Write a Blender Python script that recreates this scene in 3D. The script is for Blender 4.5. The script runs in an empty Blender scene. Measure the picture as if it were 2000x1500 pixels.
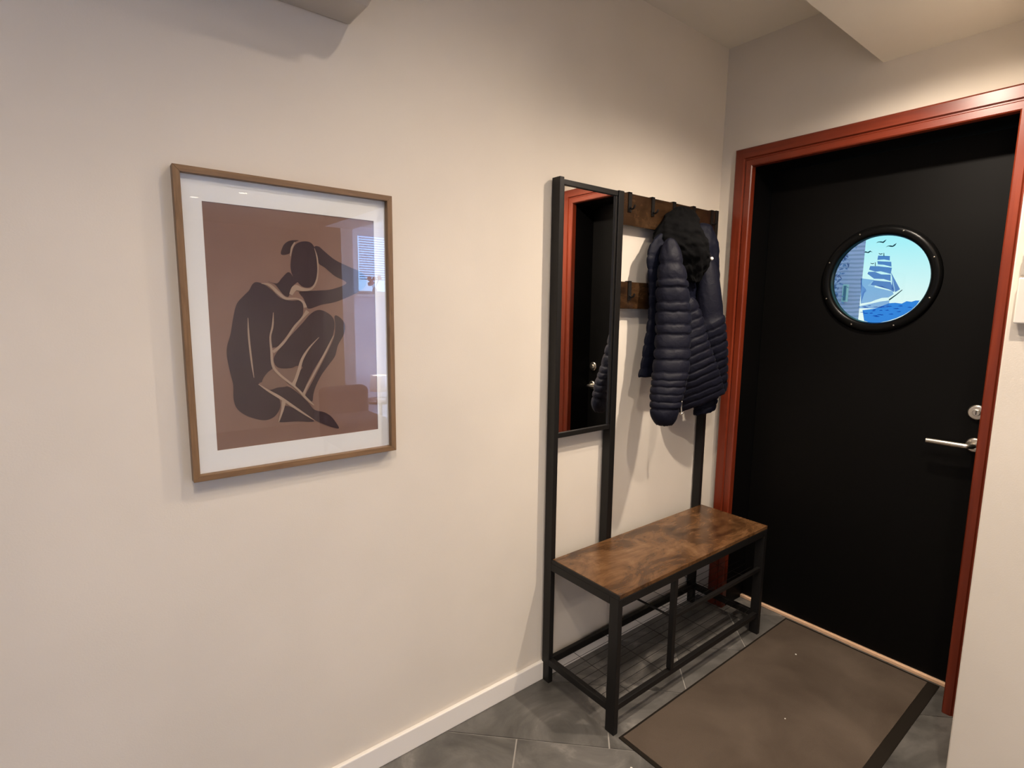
import bpy, bmesh, math, random
from mathutils import Vector, Matrix, noise
random.seed(7)
S = bpy.context.scene
COL = S.collection

# ------------------------------------------------------------------ camera
CAM = Vector((-2.369, -1.4551, 1.4319))
YAW, PIT, ROL, FPX = -0.6685, -0.1361, 0.0122, 1054.92
fwd = Vector((-math.sin(YAW)*math.cos(PIT), math.cos(YAW)*math.cos(PIT), math.sin(PIT)))
rt = Vector((math.cos(YAW), math.sin(YAW), 0)); up = rt.cross(fwd)
r2 = rt*math.cos(ROL)+up*math.sin(ROL); u2 = up*math.cos(ROL)-rt*math.sin(ROL)
cd = bpy.data.cameras.new('camera'); cam = bpy.data.objects.new('camera', cd); COL.objects.link(cam)
m = Matrix((r2, u2, -fwd)).transposed().to_4x4(); m.translation = CAM; cam.matrix_world = m
cd.sensor_fit = 'HORIZONTAL'; cd.sensor_width = 36; cd.lens = FPX/2000*36; cd.clip_start = .02; cd.clip_end = 300
S.camera = cam
# ------------------------------------------------------------------ world / sky
W = bpy.data.worlds.new('sky'); S.world = W; W.use_nodes = True
nt = W.node_tree; bg = nt.nodes['Background']
tc = nt.nodes.new('ShaderNodeTexCoord'); sx = nt.nodes.new('ShaderNodeSeparateXYZ'); cr = nt.nodes.new('ShaderNodeValToRGB')
nt.links.new(tc.outputs['Generated'], sx.inputs[0]); nt.links.new(sx.outputs['Z'], cr.inputs[0]); nt.links.new(cr.outputs[0], bg.inputs[0])
cr.color_ramp.elements[0].position = 0.0; cr.color_ramp.elements[0].color = (.92, 1, .95, 1)
cr.color_ramp.elements[1].position = .14; cr.color_ramp.elements[1].color = (.30, .90, 1, 1)
bg.inputs[1].default_value = .93
S.view_settings.view_transform = 'Standard'; S.view_settings.look = 'None'; S.view_settings.gamma = 1
S.view_settings.use_curve_mapping = False; S.view_settings.exposure = 0.13
# ------------------------------------------------------------------ lamps of the place, plus added fill lamps (fixtures are built further down)
WARM = (1.0, .85, .705)
ZLOW, ZHIGH = 2.346, 2.605
DOWNLIGHTS = [  # x, y, z, watts, beam angle, aim of the swivel spot, label
    (-0.52, -0.86, ZLOW, 96, 167, (0, 0, -1), 'recessed ceiling downlight above the doormat'),
    (-1.55, -0.83, ZHIGH, 40, 150, (.16, 0, -1), 'recessed ceiling downlight between coat rack and picture'),
    (-2.30, -1.30, ZHIGH, 56, 146, (0, 0, -1), 'recessed ceiling downlight in front of the framed print'),
    (-1.25, -1.38, ZHIGH, 80, 120, (.6, 0, -1), 'added ceiling fill lamp tilted towards the black door'),  # added fill for doormat and right wall, tilted to suit
    (-2.60, -1.60, ZHIGH, 36, 150, (0, 0, -1), 'added ceiling fill lamp above the viewer'),  # extra lamp, added to brighten the hall
    (-1.28, -3.50, ZLOW, 95, 156, (0, 0, -1), 'recessed ceiling downlight behind the viewer, nearer of two in the hall'),
    (-1.56, -3.96, ZLOW, 95, 156, (0, 0, -1), 'recessed ceiling downlight behind the viewer, farther of two in the hall'),
]
def area(name, loc, rot, sx_, sy_, w, col):
    l = bpy.data.lights.new(name, 'AREA'); l.shape = 'RECTANGLE'; l.size = sx_; l.size_y = sy_; l.energy = w; l.color = col
    o = bpy.data.objects.new(name, l); COL.objects.link(o); o.location = loc; o.rotation_euler = rot; return o
area('daylight_panel', (2.49, -3.4, 1.5), (0, math.radians(90), 0), 1.3, 1.7, 540, (.42, .56, 1.0))  # added fill panel that brightens the living room for its reflection
area('daylight_panel', (.625, -4.80, 1.945), (math.radians(90), 0, 0), 1.0, .66, 28, (.40, .58, 1.0))

# ------------------------------------------------------------------ materials
def mat(name, col, rough=.5, metal=0, spec=.5, **kw):
    m = bpy.data.materials.new(name); m.use_nodes = True
    b = m.node_tree.nodes['Principled BSDF']
    b.inputs['Base Color'].default_value = (*col, 1); b.inputs['Roughness'].default_value = rough
    b.inputs['Metallic'].default_value = metal; b.inputs['Specular IOR Level'].default_value = spec
    for k, v in kw.items(): b.inputs[k.replace('_', ' ')].default_value = v
    return m
def nd(m, t, **kw):
    n = m.node_tree.nodes.new(t)
    for k, v in kw.items():
        if k in n.inputs: n.inputs[k].default_value = v
        else: setattr(n, k, v)
    return n
def ln(m, a, b): m.node_tree.links.new(a, b)
def bsdf(m): return m.node_tree.nodes['Principled BSDF']
def coords(m, scale=(1, 1, 1), kind='Object'):
    t = nd(m, 'ShaderNodeTexCoord'); mp = nd(m, 'ShaderNodeMapping'); mp.inputs['Scale'].default_value = scale
    ln(m, t.outputs[kind], mp.inputs[0]); return mp.outputs[0]
def noisy(m, vec, scale, detail=4, dist=0, rough=.5):
    n = nd(m, 'ShaderNodeTexNoise'); n.inputs['Scale'].default_value = scale; n.inputs['Detail'].default_value = detail
    n.inputs['Distortion'].default_value = dist; n.inputs['Roughness'].default_value = rough
    ln(m, vec, n.inputs['Vector']); return n.outputs['Fac']
def ramp(m, fac, stops, inp='Base Color'):
    r = nd(m, 'ShaderNodeValToRGB'); e = r.color_ramp.elements
    while len(e) < len(stops): e.new(.5)
    for i, (p, c) in enumerate(stops): e[i].position = p; e[i].color = (*c, 1)
    ln(m, fac, r.inputs[0])
    if inp: ln(m, r.outputs[0], bsdf(m).inputs[inp])
    return r.outputs[0]
def bump(m, h, strength=.2, dist=.01):
    b = nd(m, 'ShaderNodeBump'); b.inputs['Strength'].default_value = strength; b.inputs['Distance'].default_value = dist
    ln(m, h, b.inputs['Height']); ln(m, b.outputs[0], bsdf(m).inputs['Normal'])

def paint(name, col, rough=.75):
    m = mat(name, col, rough, spec=.3); v = coords(m, kind='Object')
    n = noisy(m, v, 3, 3); k = .03
    ramp(m, n, [(.3, tuple(c*(1-k) for c in col)), (.7, tuple(min(1, c*(1+k)) for c in col))])
    bump(m, noisy(m, v, 260, 2), .06, .003); return m
M = {}
M['wall'] = paint('beige_wall_paint', (.66, .60, .515))
M['ceiling'] = paint('ceiling_paint', (.72, .67, .58))
M['white'] = paint('white_paint', (.80, .78, .74), .5)
M['base'] = mat('baseboard_paint', (.76, .72, .66), .35)
M['farwall'] = paint('far_room_paint', (.72, .70, .70))
def woodgrain(name, stops, axis_scale, scale, rough, bumpv=.1, dist=1.0):
    m = mat(name, stops[0][1], rough); v = coords(m, axis_scale)
    n = noisy(m, v, scale, 6, dist, .6); ramp(m, n, stops); bump(m, n, bumpv, .002); return m
M['mahogany_v'] = woodgrain('mahogany_upright', [(.25, (.105, .0135, .0042)), (.55, (.150, .021, .0065)), (.8, (.20, .034, .012))], (14, 14, .7), 4, .33, .08, .4)
M['mahogany_h'] = woodgrain('mahogany_head', [(.25, (.105, .0135, .0042)), (.55, (.150, .021, .0065)), (.8, (.20, .034, .012))], (14, .7, 14), 4, .33, .08, .4)
M['door'] = mat('black_door_paint', (.0022, .0020, .0018), .5, spec=.10)
bump(M['door'], noisy(M['door'], coords(M['door'], (40, 40, 3)), 6, 4), .05, .002)
M['jamb'] = mat('black_jamb_paint', (.002, .0018, .0018), .55, spec=.08)
M['ring'] = mat('black_porthole_ring', (.0025, .0025, .0025), .28, spec=.12)
M['metal'] = mat('black_powder_coat', (.0065, .0058, .0054), .45, spec=.3)
bump(M['metal'], noisy(M['metal'], coords(M['metal']), 500, 2), .08, .001)
M['steel'] = mat('brushed_steel', (.78, .72, .62), .28, 1)
M['dull'] = mat('dull_screw_metal', (.22, .20, .17), .5, 1)
M['keyhole'] = mat('dark_keyhole', (.02, .018, .015), .5)
M['pine'] = woodgrain('pine_threshold', [(.3, (.62, .38, .22)), (.7, (.78, .52, .34))], (10, .8, 10), 5, .45, .05)
M['oak'] = woodgrain('oak_frame_upright', [(.3, (.125, .066, .025)), (.7, (.22, .122, .052))], (30, 30, 2), 4, .45, .08)
M['oak_h'] = woodgrain('oak_frame_level', [(.3, (.125, .066, .025)), (.7, (.22, .122, .052))], (2, 30, 30), 4, .45, .08)
M['matboard'] = mat('white_mat_board', (.80, .77, .74), .8)
def paper(name, col, col2):
    m = mat(name, col, .85, spec=.2); v = coords(m)
    ramp(m, noisy(m, v, 9, 5), [(.3, col), (.7, col2)]); return m
M['print'] = paper('brown_print_paper', (.215, .120, .092), (.235, .135, .103))
M['figure'] = paper('aubergine_print_ink', (.040, .022, .026), (.050, .028, .032))
M['figmid'] = paper('taupe_print_ink', (.16, .095, .075), (.20, .118, .090))
M['figline'] = paper('sand_print_ink', (.34, .235, .175), (.38, .265, .20))
# thin clear pane: Fresnel mix of mirror reflection and straight transmission
def pane(name, tint=(1, 1, 1), gain=1.0):
    m = bpy.data.materials.new(name); m.use_nodes = True; t = m.node_tree; t.nodes.clear()
    o = t.nodes.new('ShaderNodeOutputMaterial'); mx = t.nodes.new('ShaderNodeMixShader'); fr = t.nodes.new('ShaderNodeFresnel')
    tr = t.nodes.new('ShaderNodeBsdfTransparent'); gl = t.nodes.new('ShaderNodeBsdfGlossy'); gl.inputs['Roughness'].default_value = .0
    fr.inputs['IOR'].default_value = 1.5; tr.inputs[0].default_value = (*tint, 1)
    mu = t.nodes.new('ShaderNodeMath'); mu.operation = 'MULTIPLY'; mu.inputs[1].default_value = gain; mu.use_clamp = True
    ge = t.nodes.new('ShaderNodeNewGeometry'); iv = t.nodes.new('ShaderNodeMath'); iv.operation = 'SUBTRACT'; iv.inputs[0].default_value = 1
    m2 = t.nodes.new('ShaderNodeMath'); m2.operation = 'MULTIPLY'      # reflect at the entry face only: the pane is thin
    t.links.new(ge.outputs['Backfacing'], iv.inputs[1]); t.links.new(fr.outputs[0], mu.inputs[0]); t.links.new(mu.outputs[0], m2.inputs[0])
    t.links.new(iv.outputs[0], m2.inputs[1]); t.links.new(m2.outputs[0], mx.inputs[0])
    t.links.new(tr.outputs[0], mx.inputs[1]); t.links.new(gl.outputs[0], mx.inputs[2]); t.links.new(mx.outputs[0], o.inputs[0]); return m
M['pane'] = pane('clear_glass_pane', (.97, .98, .98), 1.9)     # two faces of a real pane
M['porthole_glass'] = pane('porthole_glass', (.93, .98, .98), 1.0)
M['mirror'] = mat('mirror_silver', (.93, .93, .92), .0, 1)
def film(name, tint, solid):
    m = bpy.data.materials.new(name); m.use_nodes = True; t = m.node_tree; t.nodes.clear()
    o = t.nodes.new('ShaderNodeOutputMaterial'); mx = t.nodes.new('ShaderNodeMixShader'); mx.inputs[0].default_value = solid
    tr = t.nodes.new('ShaderNodeBsdfTransparent'); tr.inputs[0].default_value = (*tint, 1)
    df = t.nodes.new('ShaderNodeBsdfTranslucent'); df.inputs[0].default_value = (*tint, 1)
    t.links.new(tr.outputs[0], mx.inputs[1]); t.links.new(df.outputs[0], mx.inputs[2]); t.links.new(mx.outputs[0], o.inputs[0]); return m
M['film_sail'] = film('blue_window_film', (.43, .54, .80), .1)
M['film_sea'] = film('sea_blue_window_film', (.24, .53, .92), .1)
M['film_dark'] = film('dark_teal_window_film', (.10, .22, .26), .1)
M['film_pale'] = film('pale_window_film', (.62, .73, .92), .1)
# slate tiles
def slate():
    m = mat('grey_slate', (.06, .058, .055), .38); v = coords(m)
    oi = nd(m, 'ShaderNodeObjectInfo'); ad = nd(m, 'ShaderNodeVectorMath', operation='ADD')
    sc = nd(m, 'ShaderNodeVectorMath', operation='SCALE'); sc.inputs['Scale'].default_value = 37
    cx = nd(m, 'ShaderNodeCombineXYZ')
    for i in range(3): ln(m, oi.outputs['Random'], cx.inputs[i])
    ln(m, cx.outputs[0], sc.inputs[0]); ln(m, sc.outputs[0], ad.inputs[1]); ln(m, v, ad.inputs[0])
    n = noisy(m, ad.outputs[0], 3.2, 7, 1.4, .62)
    ramp(m, n, [(.30, (.045, .042, .038)), (.46, (.085, .080, .072)), (.58, (.125, .117, .106)), (.70, (.24, .225, .20))])
    rr = nd(m, 'ShaderNodeMapRange'); rr.inputs['To Min'].default_value = .30; rr.inputs['To Max'].default_value = .55
    ln(m, n, rr.inputs[0]); ln(m, rr.outputs[0], bsdf(m).inputs['Roughness'])
    bump(m, n, .35, .006); return m
M['slate'] = slate()
M['grout'] = mat('pale_grout', (.30, .28, .25), .9)
def mat_rubber():
    m = mat('brown_doormat_pile', (.05, .042, .035), .95, spec=.1); v = coords(m)
    ramp(m, noisy(m, v, 3.5, 5, .4), [(.3, (.060, .044, .032)), (.7, (.105, .080, .060))]); bump(m, noisy(m, v, 420, 2), .6, .004); return m
M['doormat'] = mat_rubber()
M['rubber'] = mat('dark_rubber_border', (.013, .010, .007), .9, spec=.12)
def rustic(name, dark):
    m = mat(name, (.2, .1, .04), .27); v = coords(m, (1.2, 2.6, 2.6))
    n = noisy(m, v, 3.4, 9, 1.1, .70); n2 = noisy(m, coords(m, (2.5, 30, 30)), 3, 3, .5); n3 = noisy(m, coords(m, (1, 1.3, 1.3)), 14, 3, .6)
    s1 = nd(m, 'ShaderNodeMath', operation='MULTIPLY'); s1.inputs[1].default_value = .78; ln(m, n, s1.inputs[0])
    s2 = nd(m, 'ShaderNodeMath', operation='MULTIPLY_ADD'); s2.inputs[1].default_value = .10; ln(m, n2, s2.inputs[0]); ln(m, s1.outputs[0], s2.inputs[2])
    s3 = nd(m, 'ShaderNodeMath', operation='MULTIPLY_ADD'); s3.inputs[1].default_value = .14; ln(m, n3, s3.inputs[0]); ln(m, s2.outputs[0], s3.inputs[2])
    d = dark
    ramp(m, s3.outputs[0], [(.37, (.030*d, .013*d, .006*d)), (.45, (.085*d, .038*d, .014*d)), (.53, (.150*d, .071*d, .028*d)), (.62, (.215*d, .110*d, .048*d)), (.72, (.33*d, .19*d, .095*d))])
    bump(m, n, .05, .002); return m
M['rustic'] = rustic('rustic_brown_board', .74)
M['rustic_dark'] = rustic('rustic_dark_board', .22)
def cloth(name, col, rough=.5, sheen=.2):
    m = mat(name, col, rough, spec=.12, Sheen_Weight=sheen, Sheen_Roughness=.4); v = coords(m)
    bump(m, noisy(m, v, 38, 5, .8), .28, .008); return m
M['navy'] = cloth('navy_quilted_nylon', (.0046, .0049, .0108), .55, .02)
M['navy2'] = cloth('deep_navy_nylon', (.0030, .0038, .0105), .58, .02)
M['fur'] = cloth('black_hood_lining', (.002, .002, .0022), .95, .0)
M['snap'] = mat('white_snap_button', (.75, .72, .66), .3)
M['plastic'] = mat('white_plastic', (.72, .67, .60), .4)
M['ac_plastic'] = mat('cream_appliance_plastic', (.50, .46, .41), .5)
M['plastic_grey'] = mat('grey_plastic', (.36, .33, .29), .45)
def emit(name, col, s):
    m = mat(name, (.8, .8, .8), .5); b = bsdf(m); b.inputs['Emission Color'].default_value = (*col, 1); b.inputs['Emission Strength'].default_value = s; return m
M['lens'] = emit('downlight_lens', (1, .86, .68), 12)
M['shade'] = emit('lit_lamp_shade', (1, .62, .36), .9)
M['bulb'] = emit('lamp_bulb', (1, .88, .70), 25)
M['sofa'] = mat('dark_brown_sofa_fabric', (.05, .035, .03), .9)
def siding():
    m = mat('weathered_lilac_siding', (.34, .36, .62), .8); v = coords(m, (1, 1, 1))
    w = nd(m, 'ShaderNodeTexWave'); w.bands_direction = 'Z'; w.inputs['Scale'].default_value = 2.6; w.inputs['Distortion'].default_value = 1.2
    ln(m, v, w.inputs['Vector']); ramp(m, w.outputs['Fac'], [(.1, (.62, .42, .62)), (.5, (.85, .55, .80)), (.9, (.92, .62, .86))]); return m
M['siding'] = siding()
M['leaf'] = mat('blue_green_leaves', (.30, .26, .50), .7)
M['ext_ground'] = mat('outdoor_ground', (.20, .24, .34), .9)
M['slat'] = mat('blue_white_blind', (.55, .62, .80), .6)
M['flower'] = mat('pink_petals', (.62, .40, .42), .7)
M['stemgreen'] = mat('green_stems', (.05, .10, .06), .7)

# ------------------------------------------------------------------ mesh helpers
def new(name, bm, material, parent=None, smooth=False, bevel=0, seg=2, autosmooth=False):
    bmesh.ops.recalc_face_normals(bm, faces=bm.faces)
    me = bpy.data.meshes.new(name); bm.to_mesh(me); bm.free()
    if smooth:
        for p in me.polygons: p.use_smooth = True
    for k in (material if isinstance(material, (list, tuple)) else [material]): me.materials.append(M[k])
    o = bpy.data.objects.new(name, me); COL.objects.link(o)
    if parent is not None: o.parent = parent
    if bevel:
        b = o.modifiers.new('bevel', 'BEVEL'); b.width = bevel; b.segments = seg; b.limit_method = 'ANGLE'
    return o
def root(name, loc, label=None, cat=None, group=None, kind=None):
    o = bpy.data.objects.new(name, None); COL.objects.link(o); o.location = loc; o.empty_display_size = .1
    tag(o, label, cat, group, kind); return o
def tag(o, label=None, cat=None, group=None, kind=None):
    for k, v in (('label', label), ('category', cat), ('group', group), ('kind', kind)):
        if v: o[k] = v
    return o
OFF = Vector((0, 0, 0))         # base of the thing being built: meshes are made relative to it
def setoff(o): global OFF; OFF = Vector(o.location)
def box(bm, x0, x1, y0, y1, z0, z1):
    vs = [bm.verts.new(Vector((x, y, z))-OFF) for z in (z0, z1) for x, y in ((x0, y0), (x1, y0), (x1, y1), (x0, y1))]
    for f in ((0, 3, 2, 1), (4, 5, 6, 7), (0, 1, 5, 4), (1, 2, 6, 5), (2, 3, 7, 6), (3, 0, 4, 7)): bm.faces.new([vs[i] for i in f])
def B(name, material, parent, *b, bevel=0, **k):
    bm = bmesh.new(); box(bm, *b); return new(name, bm, material, parent, bevel=bevel, **k)
def loft(bm, rings, cap=True):
    R = [[bm.verts.new(Vector(p)-OFF) for p in r] for r in rings]; n = len(R[0])
    for a, b in zip(R, R[1:]):
        for i in range(n): bm.faces.new((a[i], a[(i+1) % n], b[(i+1) % n], b[i]))
    if cap: bm.faces.new(R[0][::-1]); bm.faces.new(R[-1])
def tube(bm, pts, r, n=10):
    pts = [Vector(p) for p in pts]; rings = []; ref = None
    for i, p in enumerate(pts):
        t = (pts[min(i+1, len(pts)-1)]-pts[max(i-1, 0)]).normalized()
        if ref is None: ref = Vector((0, 0, 1)) if abs(t.z) < .9 else Vector((1, 0, 0))
        a = (ref-t*ref.dot(t)).normalized(); ref = a; b = t.cross(a)
        rr = r[i] if isinstance(r, (list, tuple)) else r
        rings.append([p+(a*math.cos(k*2*math.pi/n)+b*math.sin(k*2*math.pi/n))*rr for k in range(n)])
    loft(bm, rings)
def disc_x(bm, prof, c, n=48, closed=True):
    """lathe about the x axis through c: prof = [(x, r)...]"""
    rings = [[(x, c[1]+r*math.cos(k*2*math.pi/n), c[2]+r*math.sin(k*2*math.pi/n)) for k in range(n)] for x, r in prof]
    if closed: rings.append(rings[0]); loft(bm, rings, cap=False); bmesh.ops.remove_doubles(bm, verts=bm.verts, dist=1e-6)
    else: loft(bm, rings)
def disc_z(bm, prof, c, n=32):
    loft(bm, [[(c[0]+r*math.cos(k*2*math.pi/n), c[1]+r*math.sin(k*2*math.pi/n), z) for k in range(n)] for z, r in prof])
def spline(pts, per=6):
    n = len(pts); out = []
    for i in range(n):
        p0, p1, p2, p3 = [Vector(pts[(i+j) % n]) for j in (-1, 0, 1, 2)]
        for k in range(per):
            t = k/per
            out.append(.5*((2*p1)+(p2-p0)*t+(2*p0-5*p1+4*p2-p3)*t*t+(3*p1-p0-3*p2+p3)*t**3))
    return out
def openspline(pts, per=6):
    out = []; n = len(pts)
    for i in range(n-1):
        p0, p1, p2, p3 = Vector(pts[max(i-1, 0)]), Vector(pts[i]), Vector(pts[i+1]), Vector(pts[min(i+2, n-1)])
        for k in range(per):
            t = k/per; out.append(.5*((2*p1)+(p2-p0)*t+(2*p0-5*p1+4*p2-p3)*t*t+(3*p1-p0-3*p2+p3)*t**3))
    out.append(Vector(pts[-1])); return out
def sheet(bm, pts2, to3, thick):
    """flat piece of print or film: outline pts2 mapped by to3(u, v, depth)"""
    a = [bm.verts.new(Vector(to3(p[0], p[1], 0))-OFF) for p in pts2]
    b = [bm.verts.new(Vector(to3(p[0], p[1], thick))-OFF) for p in pts2]
    n = len(a)
    for i in range(n): bm.faces.new((a[i], a[(i+1) % n], b[(i+1) % n], b[i]))
    fa = bm.faces.new(a[::-1]); fb = bm.faces.new(b)
    bmesh.ops.triangulate(bm, faces=[fa, fb])

# ================================================================== SETTING
T = .12
def struct(name, label, cat, boxes, material, bevel=0):
    bm = bmesh.new()
    for b in boxes: box(bm, *b)
    return tag(new(name, bm, material, bevel=bevel), label, cat, kind='structure')
YIN_L, YIN_R, ZIN = -.158, -1.028, 2.07      # clear opening of the entrance door
struct('wall_back', 'long beige wall carrying the framed print and coat rack', 'wall', [(-4.6, 0.30, 0, T, -.1, 2.8)], 'wall')
struct('wall_right', 'beige wall around the black entrance door', 'wall',
       [(0, .30, YIN_L+.02, 0, -.1, 2.8), (0, .30, -1.5, YIN_R-.02, -.1, 2.8), (0, .30, YIN_R-.02, YIN_L+.02, ZIN+.02, 2.8)], 'wall')
struct('wall_corner', 'beige wall end at the right with the intercom on it', 'wall', [(-.45, -.0, -2.2, -1.1335, -.1, ZLOW)], 'wall', bevel=.004)
struct('added_partition', 'added wall with an opening, keeping living room daylight out of the hall', 'wall', [(-.45, -.33, -2.62, -2.2, -.1, ZLOW), (-.29, -.17, -4.6, -4.0, -.1, ZLOW), (-.45, -.17, -4.0, -2.62, 2.22, ZLOW)], 'wall')  # added wall: narrows the opening so less living room daylight reaches the hall
struct('wall_left', 'plain wall at the left end of the hall', 'wall', [(-4.72, -4.6, -5.5, T, -.1, 2.8)], 'wall')
struct('wall_front', 'plain hall wall behind the viewer', 'wall', [(-4.6, -.17, -5.52, -5.4, -.1, 2.8), (-.17, -.05, -5.52, -4.6, -.1, 2.8)], 'wall')
struct('wall_living', 'pale living room wall with the window', 'wall',
       [(-.05, .10, -4.72, -4.6, -.1, 2.8), (1.15, 2.6, -4.72, -4.6, -.1, 2.8), (.10, 1.15, -4.72, -4.6, -.1, 1.59), (.10, 1.15, -4.72, -4.6, 2.30, 2.8)], 'farwall')
struct('wall_side', 'pale living room side wall', 'wall', [(2.5, 2.62, -4.72, -4.3, -.1, 2.8), (2.5, 2.62, -2.5, -2.2, -.1, 2.8), (2.5, 2.62, -4.3, -2.5, -.1, .8), (2.5, 2.62, -4.3, -2.5, 2.2, 2.8), (0, 2.62, -2.2, -2.08, -.1, 2.8)], 'farwall')
struct('ceiling', 'painted upper ceiling above the coat rack and print', 'ceiling', [(-4.6, -1.0, -2.6, 0, ZHIGH, 2.75), (-1.0, .3, -.63, 0, ZHIGH, 2.75)], 'ceiling')
struct('ceiling_lower', 'lower ceiling ending in a straight edge above the door', 'ceiling', [(-1.0, 2.6, -2.6, -.6246, ZLOW, 2.76), (-4.6, 2.6, -5.5, -2.6, ZLOW, 2.76)], 'ceiling')
bb = B('baseboard_back', 'base', None, -4.6, 0, -.015, 0, 0, .0746, bevel=.003)
tag(bb, 'painted baseboard along the long beige wall', 'baseboard', kind='structure')

# floor: grout bed with slate tiles laid diagonally in half bond
floor = root('floor', (0, 0, 0), 'dark grey slate tile floor laid diagonally', 'floor', kind='structure')
bm = bmesh.new(); box(bm, -4.6, 2.6, -5.5, .02, -.06, -.003); new('grout_bed', bm, 'grout', floor)
def clip(poly, ax, v, keep_less):
    out = []
    for i, a in enumerate(poly):
        b = poly[(i+1) % len(poly)]
        ia = (a[ax] <= v) == keep_less; ib = (b[ax] <= v) == keep_less
        if ia: out.append(a)
        if ia != ib:
            t = (v-a[ax])/(b[ax]-a[ax]); out.append((a[0]+(b[0]-a[0])*t, a[1]+(b[1]-a[1])*t))
    return out
ROW, LEN, GAP = .3015, .616, .0035
Q = math.sqrt(.5)
def area2(p): return abs(sum(p[i][0]*p[(i+1) % len(p)][1]-p[(i+1) % len(p)][0]*p[i][1] for i in range(len(p))))/2
for r in range(-9, 5):
    v0 = -1.069+ROW*r; v1 = v0+ROW
    uo = -.499+.3085*r
    for k in range(-6, 7):
        u0 = uo+LEN*k; u1 = u0+LEN
        pg = [((u+v)*Q, (v-u)*Q) for u, v in ((u0+GAP/2, v0+GAP/2), (u1-GAP/2, v0+GAP/2), (u1-GAP/2, v1-GAP/2), (u0+GAP/2, v1-GAP/2))]
        for ax, val, less in ((0, -3.4, False), (0, .16, True), (1, -2.3, False), (1, -.004, True)):
            if pg: pg = clip(pg, ax, val, less)
        if len(pg) < 3 or area2(pg) < .002: continue
        c = (sum(p[0] for p in pg)/len(pg), sum(p[1] for p in pg)/len(pg))
        bm = bmesh.new(); h = random.uniform(-.0006, .0004)
        lo = [bm.verts.new((p[0], p[1], -.008)) for p in pg]; hi = [bm.verts.new((p[0]+(c[0]-p[0])*.004, p[1]+(c[1]-p[1])*.004, h)) for p in pg]
        n = len(pg)
        for i in range(n): bm.faces.new((lo[i], lo[(i+1) % n], hi[(i+1) % n], hi[i]))
        bm.faces.new(hi); bm.faces.new(lo[::-1]); new('tile', bm, 'slate', floor)

# ================================================================== ENTRANCE DOOR
door = root('door_1', (.16, -.593, 0), 'black entrance door with round porthole window in a red-brown frame', 'door', kind='structure'); setoff(door)
PROF = [(0, 0), (0, .017), (.004, .021), (.026, .021), (.030, .016), (.034, .016), (.038, .024), (.074, .024), (.08, .019), (.08, 0)]  # w from inner edge, depth
def casing(name, ring0, ring1, material):
    bm = bmesh.new(); loft(bm, [ring0, ring1]); return new(name, bm, material, door)
casing('casing_upright', [(-d, YIN_L+w, 0) for w, d in PROF], [(-d, YIN_L+w, ZIN+w) for w, d in PROF], 'mahogany_v')
casing('casing_upright', [(-d, YIN_R-w, 0) for w, d in PROF], [(-d, YIN_R-w, ZIN+w) for w, d in PROF], 'mahogany_v')
casing('casing_head', [(-d, YIN_L+w, ZIN+w) for w, d in PROF], [(-d, YIN_R-w, ZIN+w) for w, d in PROF], 'mahogany_h')
# red lip of the lining right behind the casing, black lining deeper in
B('lining_lip', 'mahogany_v', door, 0, .012, YIN_L, YIN_L+.02, 0, ZIN+.02)
B('lining_lip', 'mahogany_v', door, 0, .012, YIN_R-.02, YIN_R, 0, ZIN+.02)
B('lining_lip', 'mahogany_h', door, 0, .012, YIN_R, YIN_L, ZIN, ZIN+.02)
B('lining', 'jamb', door, .012, .22, YIN_L, YIN_L+.02, 0, ZIN+.02)
B('lining', 'jamb', door, .012, .22, YIN_R-.02, YIN_R, 0, ZIN+.02)
B('lining', 'jamb', door, .012, .22, YIN_R, YIN_L, ZIN, ZIN+.02)
B('threshold', 'pine', door, .150, .24, YIN_R, YIN_L, 0, .014, bevel=.002)
XD = .163
PC = (XD, -.625, 1.572)
# leaf with a real round hole
bm = bmesh.new(); n = 64
y0, y1, z0, z1 = YIN_R+.003, YIN_L-.003, .018, ZIN-.003
def outer(a):
    dy, dz = math.cos(a), math.sin(a); t = 1e9
    if dy > 1e-9: t = min(t, (y1-PC[1])/dy)
    if dy < -1e-9: t = min(t, (y0-PC[1])/dy)
    if dz > 1e-9: t = min(t, (z1-PC[2])/dz)
    if dz < -1e-9: t = min(t, (z0-PC[2])/dz)
    return PC[1]+dy*t, PC[2]+dz*t
ang = sorted([k*2*math.pi/n for k in range(n)]+[math.atan2(z-PC[2], y-PC[1]) % (2*math.pi) for y in (y0, y1) for z in (z0, z1)])
ro, ri = [], []
for a in ang:
    o_ = outer(a); ro.append(o_); ri.append((PC[1]+.18*math.cos(a), PC[2]+.18*math.sin(a)))
loft(bm, [[(XD, *p) for p in ri], [(XD, *p) for p in ro], [(XD+.045, *p) for p in ro], [(XD+.045, *p) for p in ri], [(XD, *p) for p in ri]], cap=False)
bmesh.ops.remove_doubles(bm, verts=bm.verts, dist=1e-6)
leaf = new('door_leaf', bm, 'door', door)
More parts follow.
